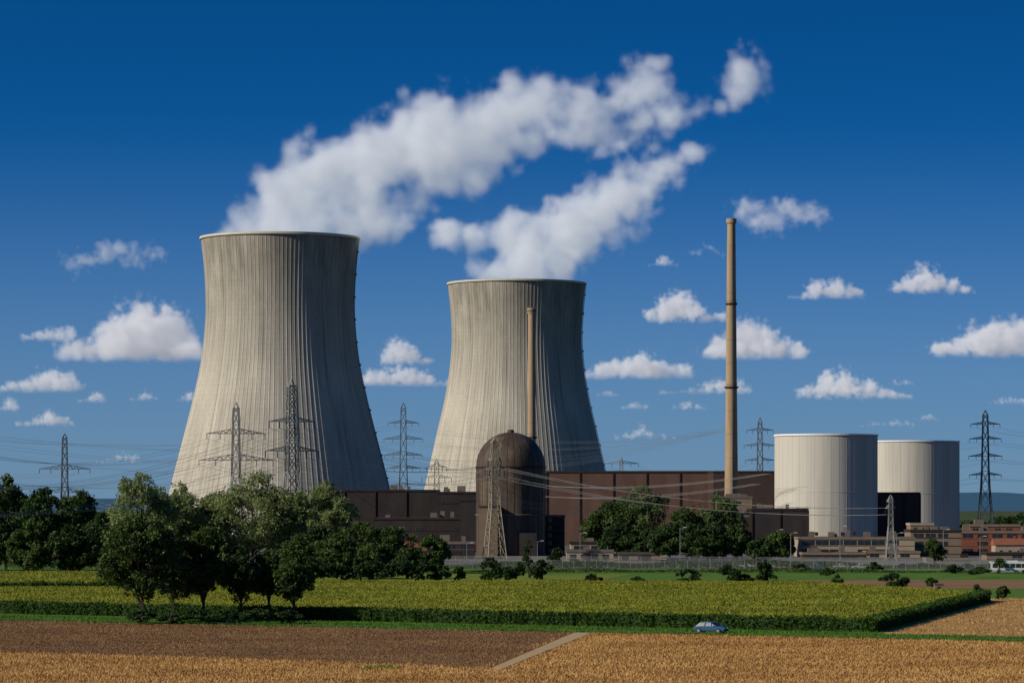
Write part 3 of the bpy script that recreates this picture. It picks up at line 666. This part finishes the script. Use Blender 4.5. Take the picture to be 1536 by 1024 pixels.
B.box('body','white',0,11,0,2.5,0.45,3.0); B.box('roof_unit','white',3,7,0.4,2.1,3.0,3.25); B.box('skirt','carsilver',0.02,10.98,-0.03,2.48,0.35,0.9)
for i in range(7): B.box('windows','glass',0.5+i*1.48,1.8+i*1.48,-0.04,2.54,1.45,2.5)
B.box('windscreen','glass',-0.04,0.2,0.2,2.3,1.2,2.7)
for x in(2,8.4):
    n=20; vs=[]
    for k in(-0.05,0.3): vs+=[(x+0.48*math.cos(6.283*i/n),k,0.48+0.48*math.sin(6.283*i/n)) for i in range(n)]
    B.raw('tyres','tyre',vs,[tuple(range(n)),tuple(range(2*n-1,n-1,-1))]+[(i,(i+1)%n,(i+1)%n+n,i+n) for i in range(n)])
B.done()
Y=gy(894); B=Bld('utility_box',(cx(1408,Y),Y,0))
B.box('base','rim',-0.95,0.95,-0.7,0.7,0,0.2); B.box('cabinet','wood',-0.85,0.85,-0.6,0.6,0.2,2.3); B.box('lid','trim',-1.0,1.0,-0.75,0.75,2.3,2.5); B.box('door','brownd',-0.3,0.3,-0.64,-0.58,0.35,1.9); B.done()

# ---------------------------------------------------------------- steam and clouds as volume grids
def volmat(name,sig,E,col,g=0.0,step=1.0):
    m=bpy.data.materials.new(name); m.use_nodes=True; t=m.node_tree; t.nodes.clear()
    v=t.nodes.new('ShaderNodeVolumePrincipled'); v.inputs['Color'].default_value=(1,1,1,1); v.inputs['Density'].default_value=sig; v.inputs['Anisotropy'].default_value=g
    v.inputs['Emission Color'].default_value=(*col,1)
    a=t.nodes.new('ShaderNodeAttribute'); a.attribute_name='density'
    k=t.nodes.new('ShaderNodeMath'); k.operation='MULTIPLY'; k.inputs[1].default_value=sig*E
    t.links.new(a.outputs['Fac'],k.inputs[0]); t.links.new(k.outputs[0],v.inputs['Emission Strength'])  # added emission per density imitates multiply scattered light inside the vapour
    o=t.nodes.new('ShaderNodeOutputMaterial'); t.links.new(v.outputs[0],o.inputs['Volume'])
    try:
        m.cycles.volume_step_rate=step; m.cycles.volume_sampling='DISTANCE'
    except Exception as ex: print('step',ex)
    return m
def volcloud(name,blobs,voxel,nscale,amp,gain,mat,flat=None,seed=0,bias=0.0,vor=0.5,warp=0.6,k=0.3):
    b=np.array(blobs); lo=(b[:,:3]-b[:,3:6]*1.5).min(0); hi=(b[:,:3]+b[:,3:6]*1.5).max(0)
    if flat is not None: lo[2]=flat-voxel*2
    ctr=(lo+hi)/2; lo-=ctr; hi-=ctr
    ng=bpy.data.node_groups.new(name,'GeometryNodeTree')
    ng.interface.new_socket('Geometry',in_out='INPUT',socket_type='NodeSocketGeometry'); ng.interface.new_socket('Geometry',in_out='OUTPUT',socket_type='NodeSocketGeometry')
    N=ng.nodes.new; L=ng.links.new
    out=N('NodeGroupOutput'); pos=N('GeometryNodeInputPosition').outputs[0]
    def math_(op,a,b_=None,c=None):
        n=N('ShaderNodeMath'); n.operation=op
        for i,v in enumerate((a,b_,c)):
            if v is None: continue
            if hasattr(v,'is_linked'): L(v,n.inputs[i])
            else: n.inputs[i].default_value=v
        return n.outputs[0]
    def vm(op,a,b_):
        n=N('ShaderNodeVectorMath'); n.operation=op
        for i,v in enumerate((a,b_)):
            if v is None: continue
            if hasattr(v,'is_linked'): L(v,n.inputs[i])
            else: n.inputs[i].default_value=v
        return n
    sh=vm('ADD',pos,(seed*137.3+11,seed*71.7,seed*33.1)).outputs[0]
    wn=N('ShaderNodeTexNoise'); wn.inputs['Scale'].default_value=nscale*0.8; wn.inputs['Detail'].default_value=2; L(sh,wn.inputs['Vector'])
    wv=vm('SUBTRACT',wn.outputs['Color'],(0.5,0.5,0.5)).outputs[0]; wv=vm('MULTIPLY',wv,(warp*2/nscale,)*3).outputs[0]
    wpos=vm('ADD',pos,wv).outputs[0]
    f=None
    for x,y,z,rx,ry,rz_,wt in blobs:
        d=vm('SUBTRACT',wpos,(x-ctr[0],y-ctr[1],z-ctr[2])).outputs[0]; d=vm('DIVIDE',d,(rx,ry,rz_)).outputs[0]
        l=vm('LENGTH',d,None).outputs['Value']; v=math_('SUBTRACT',wt,l)
        f=v if f is None else math_('SMOOTH_MAX',f,v,k)
    n1=N('ShaderNodeTexNoise'); n1.inputs['Scale'].default_value=nscale*1.6; n1.inputs['Detail'].default_value=6; n1.inputs['Roughness'].default_value=0.62; L(sh,n1.inputs['Vector'])
    vo=N('ShaderNodeTexVoronoi'); vo.feature='SMOOTH_F1'; vo.inputs['Scale'].default_value=nscale*3.2
    try: vo.inputs['Detail'].default_value=2.0; vo.inputs['Roughness'].default_value=0.5
    except Exception: pass
    L(sh,vo.inputs['Vector'])
    e=math_('MULTIPLY',math_('SUBTRACT',n1.outputs[0],0.5),2*amp)
    e2=math_('MULTIPLY',math_('SUBTRACT',0.45,vo.outputs['Distance']),vor)
    tot=math_('ADD',math_('ADD',math_('ADD',f,e),e2),bias)
    if flat is not None:
        sx=N('ShaderNodeSeparateXYZ'); L(pos,sx.inputs[0])
        zz=math_('MULTIPLY',math_('SUBTRACT',sx.outputs[2],lo[2]+voxel*3),0.22/voxel)
        zz=math_('ADD',zz,e)
        tot=math_('MINIMUM',tot,math_('MULTIPLY',zz,0.3))
    n=N('ShaderNodeMath'); n.operation='MULTIPLY'; n.use_clamp=True; L(tot,n.inputs[0]); n.inputs[1].default_value=gain
    vc=N('GeometryNodeVolumeCube'); L(n.outputs[0],vc.inputs['Density'])
    vc.inputs['Min'].default_value=tuple(lo); vc.inputs['Max'].default_value=tuple(hi)
    for ax,i in(('X',0),('Y',1),('Z',2)): vc.inputs['Resolution '+ax].default_value=max(8,int((hi[i]-lo[i])/voxel))
    sm=N('GeometryNodeSetMaterial'); sm.inputs['Material'].default_value=mat; L(vc.outputs[0],sm.inputs[0]); L(sm.outputs[0],out.inputs[0])
    me=bpy.data.meshes.new(name); me.materials.append(mat); o=link(name,me,None,tuple(ctr))
    md=o.modifiers.new('volume','NODES'); md.node_group=ng
    return o
rg=random.Random(9)
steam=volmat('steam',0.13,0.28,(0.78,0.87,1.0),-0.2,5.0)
def chain(pts,n):
    out=[]
    for i in range(n):
        t=i/(n-1)*(len(pts)-1); j=min(int(t),len(pts)-2); u=t-j
        out.append(tuple(pts[j][q]*(1-u)+pts[j+1][q]*u for q in range(4)))
    return out
def plume(Y,lst,seed,bias):
    k=Y/F; bl=[]
    for c,r,rad,wt in lst:
        bl.append((cx(c,Y),Y+rg.uniform(-6,6),rz(r,Y),rad*k,rad*k*0.9,rad*k*0.95,wt))
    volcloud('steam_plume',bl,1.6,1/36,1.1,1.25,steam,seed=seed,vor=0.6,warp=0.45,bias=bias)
plume(1773,[(345,352,34,.85),(400,340,54,1.0),(460,325,64,1.05),(520,340,50,.95),(440,290,58,1.0),(500,262,62,1.0),(545,295,66,.95)]
 +chain([(555,245,60,1.0),(610,222,66,1.0),(660,210,66,1.0),(720,200,58,.95),(775,160,54,.95),(840,158,50,.9),(890,150,54,.72),(965,118,52,.75)],13)
 +chain([(600,300,58,.66),(680,262,60,.78),(760,220,56,.65),(830,205,50,.52)],6)
 +chain([(880,195,56,.52),(950,175,54,.58),(1040,172,44,.5)],5)
 +[(770,132,32,.75),(985,95,32,.7),(1085,155,36,.42),(1120,114,54,.74),(1140,90,36,.6)],1,0.2)
plume(2133,[(735,412,34,.95),(790,400,54,1.05),(840,408,34,.95),(790,360,50,1.0),(840,355,54,1.0),(722,354,28,.9),(680,350,36,.8),(755,355,28,.75)]
 +chain([(845,350,56,1.0),(900,322,56,.92),(950,292,54,.76),(1000,260,48,.70),(1038,232,40,.6)],8)
 +[(880,285,46,.48),(935,340,42,.45),(890,235,48,.40),(930,215,38,.38),(980,225,36,.40)],2,0.18)
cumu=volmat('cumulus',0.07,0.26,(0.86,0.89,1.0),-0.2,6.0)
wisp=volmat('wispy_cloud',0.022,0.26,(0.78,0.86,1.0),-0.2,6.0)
def cloud(c0,c1,r0,r1,Y=6000,w=1.0,mat=None,seed=0):
    r=random.Random(int(c0*7+r0)); k=Y/F; W=(c1-c0); Hh=(r1-r0)*1.12; n=max(4,min(10,int(W/Hh*2.6))); bl=[]
    pk=r.uniform(0.35,0.7)
    for i in range(n):
        t=(i+0.5)/n; env=max(0.32,1-abs(t-pk)*1.35); hh=Hh*env*r.uniform(0.75,1.15)
        c=c0+W*t; rad=max(hh*0.58,W/n*0.8); Yd_=Y+r.uniform(-.3,.3)*Hh*k
        bl.append((cx(c,Y),Yd_,rz(r1-hh*0.48,Y),rad*1.1*k,rad*1.2*k,hh*0.6*k,w))
    vx=max(Y*1.0/F*1.7, min(W,Hh*3)*k/70)
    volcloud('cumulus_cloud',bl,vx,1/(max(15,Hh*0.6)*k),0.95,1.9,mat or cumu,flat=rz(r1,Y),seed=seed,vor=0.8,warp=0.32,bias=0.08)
CL=[(95,308,465,544,1.05),(35,112,482,513,.95),(-20,125,553,590,1.0),(25,112,616,641,.85),(118,158,588,605,.9),(195,236,587,602,.85),(-10,30,598,618,.85),(265,300,588,604,.75),
(568,645,512,549,.95),(540,682,549,581,1.0),(872,1034,524,571,1.05),(970,1092,441,486,.95),(1056,1208,489,541,1.05),(988,1128,566,593,.85),(930,972,601,615,.9),(1003,1068,602,616,.8),(895,930,584,596,.8),
(973,1018,382,402,.85),(1186,1294,416,451,.95),(1335,1458,401,443,.9),(1400,1560,476,537,1.0),(1198,1370,561,601,.85),(1480,1560,594,608,.8),(1375,1415,620,632,.75),(1290,1372,627,641,.65),(140,210,676,696,.6),(920,1015,635,662,.55),(1330,1370,564,580,.75)]
for i,(a,b_,c,d,wt) in enumerate(CL): cloud(a,b_,c,d,6000 if d<600 else 8000,wt,seed=i+3)
for i,(a,b_,c,d,wt) in enumerate([(100,245,350,415,.75),(1118,1224,288,356,.95),(1035,1092,364,388,.65)]):
    k=1.2; bl=[]; r=random.Random(i)
    for j in range(6):
        t=(j+.5)/6; rad=(d-c)*0.46; bl.append((cx(a+(b_-a)*t,6000),6000,rz((c+d)/2+r.uniform(-.2,.2)*(d-c),6000),rad*k*1.1,rad*k,rad*k*.8,wt))
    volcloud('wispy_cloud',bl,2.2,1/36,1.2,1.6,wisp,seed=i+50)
print('faces',sum(len(m.polygons) for m in bpy.data.meshes))
